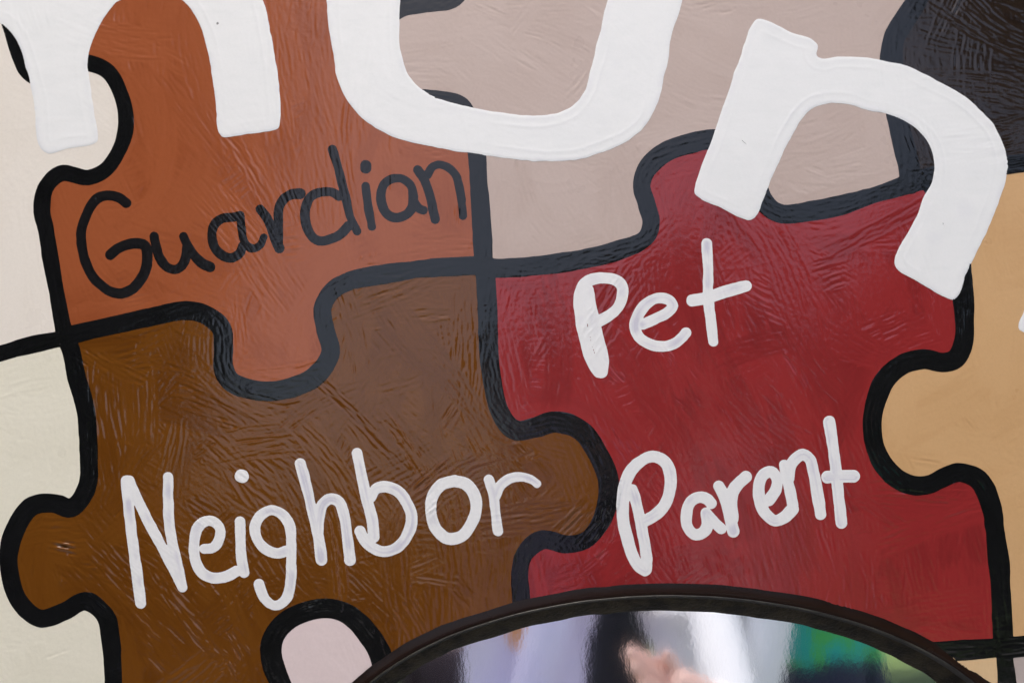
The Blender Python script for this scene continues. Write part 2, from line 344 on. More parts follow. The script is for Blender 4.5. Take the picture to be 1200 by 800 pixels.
# outline fields on the raster: which stroke is nearest, distance past its edge, cross position, arc length
OD = np.full((GH, GW), 1e3); OI = np.full((GH, GW), -1); OS = np.zeros((GH, GW)); OA = np.zeros((GH, GW)); OT = np.zeros((GH, GW))
WOB = noise2(GH, GW, 34, rng) * 0.55 + noise2(GH, GW, 9, rng) * 0.22
for i, (key, hw) in enumerate(OUT):
    c = C[key]; m = 60
    cc = c[(c[:, 0] > FX0 - 80) & (c[:, 0] < FX1 + 80) & (c[:, 1] > FY0 - 80) & (c[:, 1] < FY1 + 80)]
    if len(cc) < 2: continue
    ax, bx = int(max(FX0, cc[:, 0].min() - m)) - FX0, int(min(FX1, cc[:, 0].max() + m)) - FX0
    ay, by = int(max(FY0, cc[:, 1].min() - m)) - FY0, int(min(FY1, cc[:, 1].max() + m)) - FY0
    if bx <= ax or by <= ay: continue
    sl = (slice(ay, by + 1), slice(ax, bx + 1))
    cd = cc[::2] if len(cc) > 40 else cc
    D, SD, AR = stroke_raster(np.vstack([cd, cc[-1:]]), gx[0, ax:bx + 1], gy[ay:by + 1, 0], 60)
    wv = hw * (1 + 0.05 * noise1(4000, 60, rng)[np.minimum(AR.astype(int), 3999)])
    d = D - wv
    up = (d < -0.4) | (d < OD[sl])
    for G, v in ((OD, d), (OS, SD), (OA, AR)): G[sl] = np.where(up, v, G[sl])
    OI[sl] = np.where(up, i, OI[sl])
OD += WOB

# ------------------------------------------------------------------ brushwork: lay strokes one over another, keep the relief (mm) and a tone per stroke
H = np.zeros((GH, GW)); TONE = np.full((GH, GW), 0.35)
gyd, gxd = np.gradient(np.minimum(OD, 120))
tang = np.arctan2(gxd, -gyd)                     # along the nearest outline
flow = noise2(GH, GW, 260, rng) * 0.38
BASE = dict(taupe=(0.15, .5, .55), rust=(1.45, .28, .9), cream=(1.5, .3, .22), ivory=(0.05, .3, .42), brown=(1.45, .22, 1.6), umber=(0.45, .3, 1.1), red=(1.40, .32, .95), tan=(0.2, .6, .34), sand=(0.3, .4, .5), mauve=(0.2, .4, .5), pink=(.1, .5, .22))
area = [(LAB == i).sum() for i in range(len(PIECES))]
TILES = []
for q in range(4):                               # combed paint: fine across, broken lengthwise (rows 0.5 unit, columns 1 unit)
    a = noise2(700, 1200, 2.7, rng, 4.0) * 0.6 + noise2(700, 1200, 3.6, rng, 8.0) * 0.6 + noise2(700, 1200, 11, rng, 3.0) * 0.10
    a = a - 0.9 * np.clip(np.abs(noise2(700, 1200, 4.6, rng, 4.5)) - 1.15, 0, 1.0) * 2.2
    pad = np.concatenate([a[-9:], a, a[:8]]); cs = np.cumsum(pad, 0); a = a - (cs[17:] - cs[:-17])[:700] / 17 * 0.8    # no broad creases
    TILES.append(a)
def lay(cx, cy, ang, length, width, curv, amp, tone, soft, r, cut=None):
    R = int(0.5 * math.hypot(length, width)) + 3
    x0, x1 = max(0, int(cx) - R), min(GW, int(cx) + R + 1); y0, y1 = max(0, int(cy) - R), min(GH, int(cy) + R + 1)
    if x1 - x0 < 3 or y1 - y0 < 3: return
    dx = gx[y0:y1, x0:x1] - (cx + FX0); dy = gy[y0:y1, x0:x1] - (cy + FY0)
    s = dx * math.cos(ang) + dy * math.sin(ang); t = -dx * math.sin(ang) + dy * math.cos(ang)
    t = t + curv * s * s
    nb = int(width * 2) + 12
    T = TILES[int(r.integers(0, 4))]; o0, o1 = int(r.integers(0, 700)), int(r.integers(0, 1200))
    i0 = np.clip(((t + width * 0.5 + 4) * 2).astype(int), 0, 2 * nb - 2)
    ti = (t + width * 0.5 + 4) * 2 + 500; tf = np.floor(ti); f = ti - tf; tf = tf.astype(int) + o0; si = (s.astype(int) + 2400 + o1) % 1200
    pv = T[tf % 700, si] * (1 - f) + T[(tf + 1) % 700, si] * f
    ragged = noise1(2 * nb, 6, r)[i0] * 0.10 * length
    es = np.clip((0.5 * length - np.abs(s) + ragged) / soft, 0, 1); et = np.clip((0.5 * width - np.abs(t)) / 3.0, 0, 1)
    m = es * et
    ridge = np.exp(-((np.abs(t) - width * 0.5 + 2.0) / 1.6) ** 2) * es * 0.30
    lip = np.exp(-((s - 0.5 * length - ragged) / 2.2) ** 2) * et * 0.25
    if cut is not None: c = cut[y0:y1, x0:x1]; m = m * c; ridge = ridge * c; lip = lip * c
    Hs = H[y0:y1, x0:x1]
    Hs *= (1 - 0.82 * m); Hs += amp * (pv * m + ridge + lip)
    Ts = TONE[y0:y1, x0:x1]; Ts *= (1 - 0.6 * m); Ts += 0.6 * m * (tone + 0.10 * pv)
for i, (nm, P, lb) in enumerate(PIECES):
    ang0, spread, amp = BASE[nm]
    mask = (LAB == i).astype(float)
    ys, xs = np.nonzero(LAB == i)
    if len(ys) == 0: continue
    n = int(area[i] / 330)
    for k in rng.integers(0, len(ys), n):
        y, x = ys[k], xs[k]; od = OD[y, x]
        a = ang0 + flow[y, x] + rng.normal(0, spread * 0.5)
        if od < 26 or (rng.random() < 0.35 and od < 60): a = tang[y, x] + rng.normal(0, 0.12)
        elif rng.random() < 0.13: a += 1.4
        lay(x, y, a, rng.uniform(45, 170), rng.uniform(16, 50), rng.normal(0, 0.0016), 0.056 * amp * rng.lognormal(-.2, .65), rng.uniform(0, .8), rng.uniform(6, 40), rng, mask)
H = (H + 0.16 * (np.roll(H, 1, 0) + np.roll(H, -1, 0) + np.roll(H, 1, 1) + np.roll(H, -1, 1))) / 1.64
# stray ridges of thick paint and dragged skins (layout units)
RIDGES = [([(122, 64), (150, 68), (172, 76), (186, 88), (196, 108)], 2.2, .09), ([(156, 140), (170, 170), (186, 196)], 1.8, .08), ([(258, 160), (260, 185)], 1.6, .07), ([(256, 196), (290, 192), (330, 178), (352, 173)], 2.0, .09),
 ([(425, 258), (425, 275), (432, 285), (438, 276), (430, 268)], 3.2, .10), ([(434, 297), (470, 296), (500, 290)], 1.6, .05), ([(532, 262), (544, 274), (552, 280), (546, 293), (541, 300)], 2.2, .13),
 ([(569, 508), (590, 519), (615, 522), (627, 530), (616, 540), (603, 543)], 2.2, .14), ([(560, 520), (585, 535), (607, 541)], 1.8, .1), ([(470, 350), (500, 358), (512, 362), (517, 368)], 1.8, .09), ([(520, 455), (534, 470), (548, 484)], 2.0, .10), ([(440, 420), (500, 408), (512, 412), (520, 430)], 1.6, .07),
 ([(171, 418), (176, 432), (180, 436)], 2.0, .07), ([(240, 470), (265, 480), (300, 484)], 1.6, .06), ([(437, 715), (442, 722)], 1.6, .07), ([(452, 703), (462, 717), (470, 726)], 1.6, .07), ([(430, 706), (438, 722), (447, 740)], 1.6, .07),
 ([(620, 208), (640, 215), (665, 213)], 2.2, .08), ([(590, 212), (610, 222), (650, 226), (700, 210), (750, 170)], 2.0, .07), ([(690, 230), (720, 214), (742, 196)], 2.0, .07), ([(660, 260), (700, 240), (728, 226)], 2.0, .06),
 ([(960, 12), (1000, 26), (1030, 38)], 1.8, .06), ([(800, 100), (808, 88)], 1.6, .06), ([(800, 146), (830, 150)], 2.2, .06), ([(1160, 380), (1178, 352)], 1.8, .07), ([(1176, 340), (1190, 316)], 1.6, .06),
 ([(700, 330), (730, 318), (770, 298)], 1.4, .06), ([(846, 316), (880, 312), (905, 306)], 1.4, .07), ([(850, 330), (890, 326)], 1.4, .06), ([(690, 420), (730, 418)], 1.4, .05), ([(608, 470), (618, 480)], 1.6, .1), ([(1060, 700), (1072, 690), (1074, 670)], 1.4, .06), ([(1040, 715), (1080, 706)], 1.4, .06)]
for pts, wd, hh in RIDGES:
    c = spline(pts, 1.5); mg = 12
    ax, bx = int(c[:, 0].min() - mg) - FX0, int(c[:, 0].max() + mg) - FX0; ay, by = int(c[:, 1].min() - mg) - FY0, int(c[:, 1].max() + mg) - FY0
    ax, ay = max(ax, 0), max(ay, 0); sl = (slice(ay, by + 1), slice(ax, bx + 1))
    D, SD, AR = stroke_raster(c, gx[0, ax:bx + 1], gy[ay:by + 1, 0], 12)
    H[sl] += hh * 0.55 * np.exp(-(D / wd) ** 2) * (0.8 + 0.3 * noise1(600, 9, rng)[np.minimum(AR.astype(int), 599)])
# grit under the paint and burst bubbles
for _ in range(330):
    x, y = rng.integers(8, GW - 8), rng.integers(8, GH - 8); R = 5; s = rng.uniform(.8, 1.7)
    sl = (slice(y - R, y + R + 1), slice(x - R, x + R + 1)); d2 = (gx[sl] - gx[y, x]) ** 2 + (gy[sl] - gy[y, x]) ** 2
    H[sl] += rng.uniform(.02, .07) * np.exp(-d2 / s ** 2)
BUB = [(620, 496), (689, 520), (708, 558), (711, 604), (681, 639), (610, 657), (435, 737), (238, 540), (412, 598), (468, 516), (1155, 285)]
for bx_, by_ in BUB:
    x, y = bx_ - FX0, by_ - FY0; R = 8; sl = (slice(y - R, y + R + 1), slice(x - R, x + R + 1)); d = np.hypot(gx[sl] - bx_, gy[sl] - by_)
    H[sl] += 0.10 * np.exp(-((d - 2.9) / 1.0) ** 2) - 0.03 * np.exp(-(d / 1.6) ** 2)
def blur(A, n):
    for ax in (0, 1):
        c = np.cumsum(np.concatenate([np.repeat(np.take(A, [0], ax), n + 1, ax), A, np.repeat(np.take(A, [-1], ax), n, ax)], ax), ax)
        A = (np.take(c, range(2 * n + 1, c.shape[ax]), ax) - np.take(c, range(0, c.shape[ax] - 2 * n - 1), ax)) / (2 * n + 1)
    return A
dab = np.clip(noise2(GH, GW, 70, rng) * .5 + .6, 0.1, 1.6)
H += 0.010 * dab * (noise2(GH, GW, 2.6, rng) + noise2(GH, GW, 5.0, rng)) 
UND = noise2(GH, GW, 120, rng) * 0.10 + noise2(GH, GW, 48, rng) * 0.020     # the hand-laid shell is not perfectly fair
H += UND
for e in range(40):                                                            # die away at the rim of the worked raster
    w = e / 40; H[e] *= w; H[-1 - e] *= w; H[:, e] *= w; H[:, -1 - e] *= w
mr = LAB == [p[0] for p in PIECES].index('red')
TONE[mr] += (0.55 * np.exp(-np.clip(OD, 0, 200) / 6.0) * np.clip(noise2(GH, GW, 40, rng) * .6 + .6, 0, 1.3))[mr]
HM = H.copy()
for sh in (1, 2, 3):
    for ax in (0, 1): HM = np.maximum(HM, np.maximum(np.roll(H, sh, ax), np.roll(H, -sh, ax)))
HS = blur(blur(HM, 4), 4)                       # what a thick second coat bridges over
# the dark outlines: bristle lines run along the stroke
nA = 4000
lines = np.zeros((GH, GW))
for i in range(len(OUT)):
    m = (OI == i) & (OD < 3)
    if not m.any(): continue
    T = TILES[i % 4]; o0, o1 = int(rng.integers(0, 600)), int(rng.integers(0, 1200)); q = np.clip(OA[m].astype(int), 0, nA - 1)
    tt = OS[m] * 2 + 60 + o0 + 5 * noise1(nA, 70, rng)[q]; tf = np.floor(tt); f = tt - tf; tf = tf.astype(int)
    lines[m] = (T[tf % 700, (q + o1) % 1200] * (1 - f) + T[(tf + 1) % 700, (q + o1) % 1200] * f) * (0.55 + 0.6 * np.clip(noise1(nA, 40, rng)[q] + .3, 0, 2))
lines += 0.25 * noise2(GH, GW, 6, rng) + 0.5 * noise2(GH, GW, 22, rng)

# ------------------------------------------------------------------ grid mesher: cells whose centre lies in the shape, rim pulled onto its edge
def grid_shape(name, fsd, x0, x1, y0, y1, step, hfun, mat, parent, snap=True, attrs=None, keep=None):
    x0 = math.floor(x0 / step) * step; y0 = math.floor(y0 / step) * step
    nx = max(2, int((x1 - x0) / step) + 2); ny = max(2, int((y1 - y0) / step) + 2)
    X, Y = np.meshgrid(x0 + np.arange(nx) * step, y0 + np.arange(ny) * step)
    Xc, Yc = X[:-1, :-1] + step / 2, Y[:-1, :-1] + step / 2
    ins = fsd(Xc, Yc) < 0
    if keep is not None: ins &= keep(Xc, Yc)
    if not ins.any(): return None
    idx = np.arange(nx * ny).reshape(ny, nx)
    F = np.stack([idx[:-1, :-1], idx[1:, :-1], idx[1:, 1:], idx[:-1, 1:]], -1)[ins]
    used = np.unique(F); mp = np.full(nx * ny, -1); mp[used] = np.arange(len(used)); F = mp[F]
    px, py = X.ravel()[used], Y.ravel()[used]
    cnt = np.bincount(F.ravel(), minlength=len(used)); rim = cnt < 4
    if snap:
        for _ in range(2):
            bx, by = px[rim], py[rim]; e = 0.3
            d = fsd(bx, by); gxx = (fsd(bx + e, by) - fsd(bx - e, by)) / (2 * e); gyy = (fsd(bx, by + e) - fsd(bx, by - e)) / (2 * e)
            g2 = np.maximum(gxx ** 2 + gyy ** 2, 0.25); mv = np.where(np.abs(d) < 1.7 * step, d, 0.0)
            px[rim] = bx - mv * gxx / g2; py[rim] = by - mv * gyy / g2
    h, at = hfun(px, py)
    V = board(px, py, h * 0.001)
    return mesh_np(name, V, F, mat, parent, at)

# ------------------------------------------------------------------ paints
W_UNDER = srgb(150, 150, 165)
M = {
 'taupe': paint('taupe enamel', (0.455, 0.355, 0.305, 1), (0.5, 0.4, 0.35, 1), 0.30),
 'rust': paint('rust orange enamel', (0.255, 0.064, 0.021, 1), (0.32, 0.088, 0.032, 1), 0.17),
 'cream': paint('cream enamel', (0.73, 0.675, 0.59, 1), (0.77, 0.72, 0.64, 1), 0.30),
 'ivory': paint('ivory enamel', (0.71, 0.68, 0.55, 1), (0.76, 0.73, 0.6, 1), 0.30),
 'brown': paint('brown enamel', (0.105, 0.033, 0.0038, 1), (0.145, 0.05, 0.0065, 1), 0.11),
 'umber': paint('umber enamel', (0.013, 0.008, 0.006, 1), (0.022, 0.014, 0.01, 1), 0.13),
 'red': paint('crimson enamel', (0.185, 0.017, 0.018, 1), (0.275, 0.024, 0.025, 1), 0.11, tone=1.05),
 'tan': paint('tan enamel', (0.55, 0.325, 0.145, 1), (0.6, 0.37, 0.175, 1), 0.30),
 'sand': paint('sand enamel', (.66, .45, .24, 1), (.70, .50, .28, 1), 0.30),
 'mauve': paint('mauve enamel', (.42, .35, .32, 1), (.46, .39, .36, 1), 0.32),
 'pink': paint('pink enamel', (0.68, 0.565, 0.55, 1), (0.72, 0.605, 0.59, 1), 0.32),
 'black': paint('black outline enamel', (.0045, .0045, .005, 1), (.008, .008, .009, 1), 0.12, speck=(.25, .25, .25, 1)),
 'ink': paint('black paint pen', (.0055, .005, .006, 1), (.010, .009, .010, 1), 0.19, speck=(.2, .2, .2, 1)),
 'white': paint('white enamel', (.77, .785, .77, 1), (.80, .81, .795, 1), 0.34, grain=.6, under=(.66, .67, .70, 1)),
 'pen': paint('white paint pen', (.75, .76, .755, 1), (.79, .795, .785, 1), 0.36, grain=.7, under=(.52, .51, .60, 1)),
 'shell': simple('grey board shell', (.16, .15, .14, 1), 0.6, (.20, .19, .18, 1), 12, 0.2),
}

# ------------------------------------------------------------------ the painted board
bd = empty('painted_board', (0, 0, 0))
tag(bd, 'swelling painted board of outlined puzzle pieces with hand lettered words around an oval mirror', 'painted board')

# shell behind the paint: front sheet, edge and back down to the lawn
def shell():
    st = 30.0; ylow = 400 + (ZC - 0.02) / MM * 1.0
    xs = np.arange(X0, X1 + 1, st); ys = np.concatenate([np.arange(Y0, Y1, st), np.linspace(Y1, 2900, 24)])
    Xg, Yg = np.meshgrid(xs, ys); ny, nx = Xg.shape
    Fv = board(Xg, Yg, np.full(Xg.shape, -0.0016)); 
    z = Fv[..., 2]; Fv[-1, :, 2] = 0.0
    Bv = Fv.copy(); Bv[..., 1] += 0.05
    V = np.concatenate([Fv.reshape(-1, 3), Bv.reshape(-1, 3)]); n = nx * ny; idx = np.arange(n).reshape(ny, nx)
    cx, cy = (Xg[:-1, :-1] + Xg[1:, 1:]) / 2, (Yg[:-1, :-1] + Yg[1:, 1:]) / 2
    ok = oval(cx, cy) > 26
    q = np.stack([idx[:-1, :-1], idx[1:, :-1], idx[1:, 1:], idx[:-1, 1:]], -1)
    F = [q[ok], q[..., ::-1].reshape(-1, 4) + n]
    for e in (idx[0], idx[-1][::-1], idx[::-1, 0], idx[:, -1]):
        F.append(np.stack([e[:-1], e[1:], e[1:] + n, e[:-1] + n], -1))
    mesh_np('shell', V, np.concatenate([f.reshape(-1, 4) for f in F]), M['shell'], bd, smooth=False)
shell()

lip_in = -6.0
def piece_h(px, py):
    f = (px > FX0) & (px < FX1) & (py > FY0) & (py < FY1)
    h = np.where(f, sample(H, px, py), 0.0)
    return h, {'tone': np.where(f, sample(TONE, px, py), 0.35)}
def in_fine(x, y): return (x > FX0) & (x < FX1) & (y > FY0) & (y < FY1)
piece_obj = {}
ST = 1.25
nxf = int((FX1 - FX0) / ST); nyf = int((FY1 - FY0) / ST)
Xf, Yf = np.meshgrid(FX0 + np.arange(nxf + 1) * ST, FY0 + np.arange(nyf + 1) * ST)
Xfc, Yfc = Xf[:-1, :-1] + ST / 2, Yf[:-1, :-1] + ST / 2
labf = LAB[np.clip((Yfc - FY0).astype(int), 0, GH - 1), np.clip((Xfc - FX0).astype(int), 0, GW - 1)].copy()
labf[oval(Xfc, Yfc) < -4] = -1
idf = np.arange((nxf + 1) * (nyf + 1)).reshape(nyf + 1, nxf + 1)
CS = 12.0
xs = np.concatenate([np.arange(X0, FX0, CS), [FX0], np.arange(FX0 + CS, FX1, CS), np.arange(FX1, X1 + 1, CS)])
ys = np.concatenate([np.arange(Y0, FY0, CS), [FY0], np.arange(FY0 + CS, FY1, CS), np.arange(FY1, Y1 + 1, CS)])
Xo, Yo = np.meshgrid(xs, ys); Xoc, Yoc = (Xo[:-1, :-1] + Xo[1:, 1:]) / 2, (Yo[:-1, :-1] + Yo[1:, 1:]) / 2
labo = label_pieces(Xoc, Yoc); labo[in_fine(Xoc, Yoc)] = -1; labo[oval(Xoc, Yoc) < -4] = -1
ido = np.arange(Xo.size).reshape(Xo.shape)
for i, (nm, P, lb) in enumerate(PIECES):
    F1 = np.stack([idf[:-1, :-1], idf[1:, :-1], idf[1:, 1:], idf[:-1, 1:]], -1)[labf == i]
    F2 = np.stack([ido[:-1, :-1], ido[1:, :-1], ido[1:, 1:], ido[:-1, 1:]], -1)[labo == i]
    parts = []; off = 0; Fs = []; PX = []; PY = []
    for Fq, Xq, Yq in ((F1, Xf, Yf), (F2, Xo, Yo)):
        if len(Fq) == 0: continue
        u, inv = np.unique(Fq, return_inverse=True); Fs.append(inv.reshape(-1, 4) + off); off += len(u)
        PX.append(Xq.ravel()[u]); PY.append(Yq.ravel()[u])
    px, py = np.concatenate(PX), np.concatenate(PY)
    h, at = piece_h(px, py)
    o = mesh_np('puzzle_piece', board(px, py, h * .001), np.concatenate(Fs), M[nm], bd, at)
    o['label'] = lb; piece_obj[nm] = o

# outlines, one part for each brush run
def out_h(px, py):
    d = -sample(OD, px, py); e = np.clip(d / 1.7, 0, 1); e = e * (2 - e)
    h = sample(H, px, py) * 0.4 + sample(HS, px, py) * 0.6 + 0.03 + e * 0.018 + e * 0.044 * sample(lines, px, py)
    h = np.maximum(h, sample(H, px, py) + 0.03)
    return h, {'tone': 0.3 + 0.2 * sample(lines, px, py)}
for i, (key, hw) in enumerate(OUT):
    c = C[key]
    cin = c[(c[:, 0] > FX0 - 20) & (c[:, 0] < FX1 + 20) & (c[:, 1] > FY0 - 20) & (c[:, 1] < FY1 + 20)]
    if len(cin) < 2: continue
    x0, x1 = max(FX0 + 1, cin[:, 0].min() - 18), min(FX1 - 2, cin[:, 0].max() + 18); y0, y1 = max(FY0 + 1, cin[:, 1].min() - 18), min(FY1 - 2, cin[:, 1].max() + 18)
    grid_shape('outline', lambda a, b: sample(OD, a, b), x0, x1, y0, y1, 1.25, out_h, M['black'], bd,
               keep=lambda a, b, i=i: (OI[np.clip(np.rint(b - FY0).astype(int), 0, GH - 1), np.clip(np.rint(a - FX0).astype(int), 0, GW - 1)] == i) & (oval(a, b) > -3))
    # the run goes on beyond the worked raster
    far = ~in_fine(c[:, 0], c[:, 1])
    run = np.flatnonzero(far)
    run = run[(oval(c[run, 0], c[run, 1]) > 2)]
    for seg in np.split(run, np.flatnonzero(np.diff(run) > 1) + 1):
        cc = c[seg]; cc = cc[(cc[:, 0] > X0) & (cc[:, 0] < X1) & (cc[:, 1] > Y0) & (cc[:, 1] < Y1)][::3]
        if len(cc) < 4: continue
        t = np.gradient(cc, axis=0); t /= np.linalg.norm(t, axis=1, keepdims=True); nrm = np.stack([-t[:, 1], t[:, 0]], 1)
        Wd = np.linspace(-hw, hw, 7); hh = 0.08 + 0.10 * (1 - (np.abs(Wd) / hw) ** 4)
        PX = cc[:, None, 0] + nrm[:, None, 0] * Wd; PY = cc[:, None, 1] + nrm[:, None, 1] * Wd
        V = board(PX, PY, np.broadcast_to(hh * .001, PX.shape)).reshape(-1, 3); ii = np.arange(PX.size).reshape(PX.shape)
        Fq = np.stack([ii[:-1, :-1], ii[:-1, 1:], ii[1:, 1:], ii[1:, :-1]], -1).reshape(-1, 4)
        Vn = np.cross(V[Fq[0, 1]] - V[Fq[0, 0]], V[Fq[0, 3]] - V[Fq[0, 0]])
        if Vn[1] > 0: Fq = Fq[:, ::-1]
        mesh_np('outline', V, Fq, M['black'], bd, {'tone': np.full(len(V), .3)})

# tall white letters
THIN = np.clip(noise2(GH, GW, 34, rng) * 0.2 - 0.30, 0, 1)
for nm, pts in BIG.items():
    c = spline(pts, 2.0, closed=True); cl = np.vstack([c, c[:1]])
    x0, x1, y0, y1 = c[:, 0].min() - 4, c[:, 0].max() + 4, c[:, 1].min() - 4, c[:, 1].max() + 4
    # field on a 1-unit raster of its own
    rx, ry = np.arange(math.floor(x0) - 3, math.ceil(x1) + 4), np.arange(math.floor(y0) - 3, math.ceil(y1) + 4)
    qx, qy = np.meshgrid(rx.astype(float), ry.astype(float))
    D, SD, AR = stroke_raster(cl, rx.astype(float), ry.astype(float), 40); sd = np.where(inside_poly(c, qx, qy), -D, D)
    sd += noise2(len(ry), len(rx), 18, rng) * 0.45 + noise2(len(ry), len(rx), 7, rng) * 0.25
    edge = noise1(8000, 2.8, rng)[np.clip(((-sd) * 6).astype(int), 0, 7999)]
    slow = noise2(len(ry), len(rx), 60, rng)
    fine = noise2(len(ry), len(rx), 4.0, rng, 5.0 if nm != 'u' else 2.5) * 0.5 + noise2(len(ry), len(rx), 16, rng) * 0.5
    inset = 12.5 + 1.6 * noise2(len(ry), len(rx), 70, rng)
    beadv = np.exp(-((-sd - inset) / 1.7) ** 2) * (0.7 + 0.5 * slow) + 0.25 * np.exp(-((-sd - 3.2) / 1.6) ** 2)
    def smp(G, a, b, ox=rx[0], oy=ry[0]):
        x = np.clip(a - ox, 0, G.shape[1] - 1.001); y = np.clip(b - oy, 0, G.shape[0] - 1.001); ix = x.astype(int); iy = y.astype(int); fx = x - ix; fy = y - iy
        return (G[iy, ix] * (1 - fx) + G[iy, ix + 1] * fx) * (1 - fy) + (G[iy + 1, ix] * (1 - fx) + G[iy + 1, ix + 1] * fx) * fy
    def hf(px, py, sd=sd, beadv=beadv, fine=fine, smp=smp):
        f = in_fine(px, py); b0 = np.where(f, sample(H, px, py), 0); un = np.where(f, sample(UND, px, py), 0)
        under = np.where(f, np.clip(-sample(OD, px, py) / 3, 0, 1), 0) * 0.03          # rides over the outlines
        d = -smp(sd, px, py); e = np.clip(d / 2.6, 0, 1); e = e * (2 - e)
        h = 0.25 * b0 + 0.75 * np.where(f, sample(HS, px, py), 0) + 0.05 + under * 0.9 + e * 0.09 + e * (0.075 * np.clip(smp(beadv, px, py), 0, 2) + 0.012 * smp(fine, px, py))
        h = np.maximum(h, b0 + under * 1.3 + 0.03)
        th = np.clip(0.45 * np.clip(1 - d / 9, 0, 1) * np.clip(0.3 + smp(fine, px, py), 0, 1) + 0.4 * np.clip(smp(beadv, px, py) - .55, 0, 1) + np.where(f, sample(THIN, px, py), 0), 0, 1)
        return h, {'tone': 0.35 + 0.25 * smp(fine, px, py), 'thin': th}
    o = grid_shape('tall_letter', lambda a, b, sd=sd, smp=smp: smp(sd, a, b), x0, x1, y0, y1, 1.4, hf, M['white'], bd)
    o['label'] = 'tall white painted letter ' + (nm if nm != 'e' else 'fragment')

# hand lettered words
def strokes_field(strokes, qx, qy, r):
    best = np.full(qx.shape, 1e3); ss = np.zeros(qx.shape); top = np.full(qx.shape, -1); ends = np.zeros(qx.shape)
    for j, (pts, w0, w1) in enumerate(strokes):
        c = spline(pts, 2.5); D, SD, AR = stroke_raster(c, qx[0], qy[:, 0], 18)
        L = np.linalg.norm(np.diff(c, axis=0), axis=1).sum(); u = AR / max(L, 1e-6)
        hw = (w0 + (w1 - w0) * u) * (1 + 0.035 * noise1(2000, 22, r)[np.minimum(AR.astype(int), 1999)])
        d = D - hw
        up = d < best; ss = np.where(up, SD / hw, ss); ends = np.where(up, np.minimum(AR, L - AR), ends)
        best = np.where(up, d, best)
    return best, ss, ends
for pc, letters in WORDS.items():
    mat = M['ink'] if pc == 'rust' else M['pen']
    for ch, strokes in letters:
        allp = np.vstack([np.array(s[0]) for s in strokes]); pad = 12
        rx = np.arange(math.floor(allp[:, 0].min()) - pad, math.ceil(allp[:, 0].max()) + pad + 1, 0.75); ry = np.arange(math.floor(allp[:, 1].min()) - pad, math.ceil(allp[:, 1].max()) + pad + 1, 0.75)
        qx, qy = np.meshgrid(rx, ry)
        sd, ss, en = strokes_field(strokes, qx, qy, rng)
        sd = sd + noise2(len(ry), len(rx), 15, rng) * 0.22 + noise2(len(ry), len(rx), 7, rng) * 0.14
        lay_l = noise1(400, 18, rng)[np.clip((ss * 60 + 150).astype(int), 0, 399)]
        bl = noise2(len(ry), len(rx), 20, rng)
        if pc == 'rust': fine = noise2(len(ry), len(rx), 4, rng) * .7 + lay_l * .5
        else: fine = lay_l * .5 + noise2(len(ry), len(rx), 5, rng) * .3
        thin = np.clip((np.abs(lay_l) * 0.45 + bl * 0.38 - 0.22), 0, 0.75) * np.clip((-sd - 1.5) / 2.5, 0, 1)
        def smp(G, a, b, ox=rx[0], oy=ry[0]):
            x = np.clip((a - ox) / 0.75, 0, G.shape[1] - 1.001); y = np.clip((b - oy) / 0.75, 0, G.shape[0] - 1.001); ix = x.astype(int); iy = y.astype(int); fx = x - ix; fy = y - iy
            return (G[iy, ix] * (1 - fx) + G[iy, ix + 1] * fx) * (1 - fy) + (G[iy + 1, ix] * (1 - fx) + G[iy + 1, ix + 1] * fx) * fy
        def hf(px, py, sd=sd, fine=fine, thin=thin, smp=smp, pc=pc):
            b0 = sample(H, px, py); d = -smp(sd, px, py); e = np.clip(d / 1.8, 0, 1); e = e * (2 - e)
            k = 0.75 if pc == 'rust' else 0.25
            h = np.maximum(k * b0 + (1 - k) * sample(HS, px, py) + 0.02 + e * 0.016 + e * 0.012 * smp(fine, px, py), b0 + 0.03)
            h = np.maximum(h, np.where(sample(OD, px, py) < 1.5, b0 + 0.45, -9))
            return h, {'tone': 0.35 + 0.3 * smp(fine, px, py), 'thin': smp(thin, px, py)}
        o = grid_shape('letter', lambda a, b, sd=sd, smp=smp: smp(sd, a, b), rx[0] + 2, rx[-1] - 2, ry[0] + 2, ry[-1] - 2, 1.0, hf, mat, piece_obj[pc])
        o['label'] = 'hand painted %s letter %s' % ('black' if pc == 'rust' else 'white', ch)

# ------------------------------------------------------------------ dark lip, painted rim reflection and oval mirror
def ring(name, prof, mat, parent, rough=0.0, n=420):
    th = np.linspace(0, 2 * np.pi, n, endpoint=False)
    off = np.array([p[0] for p in prof]); hh = np.array([p[1] for p in prof])
    g = np.random.default_rng(5)
    def per(period):
        k = max(4, int(n / period)); v = g.standard_normal(k); x = np.arange(n) * k / n; i = x.astype(int); f = x - i; f = f * f * (3 - 2 * f)
        return v[i % k] * (1 - f) + v[(i + 1) % k] * f
    wob = (per(17) * 0.8 + per(7) * 0.5 + per(3) * 0.3) * rough
    O = off[None, :] + wob[:, None] * np.array([p[2] if len(p) > 2 else 0.3 for p in prof])[None]
    ex, ey = np.cos(th), np.sin(th); nx, ny = ex / MA, ey / MB; L = np.hypot(nx, ny); nx /= L; ny /= L
    PX = MCX + MA * ex[:, None] - nx[:, None] * O; PY = MCY + MB * ey[:, None] - ny[:, None] * O
    hw = np.broadcast_to(hh, PX.shape) + (per(2.5) * 0.00006 + per(9) * 0.00015)[:, None] * rough
    V = board(PX, PY, hw).reshape(-1, 3); ii = np.arange(PX.size).reshape(PX.shape); jn = np.roll(ii, -1, 0)
    F = np.stack([ii[:, :-1], ii[:, 1:], jn[:, 1:], jn[:, :-1]], -1).reshape(-1, 4)
    v = V[F[0]]
    return mesh_np(name, V, F, mat, parent, {'tone': np.tile(0.3 + 0.2 * rng.standard_normal(len(prof)), n)})

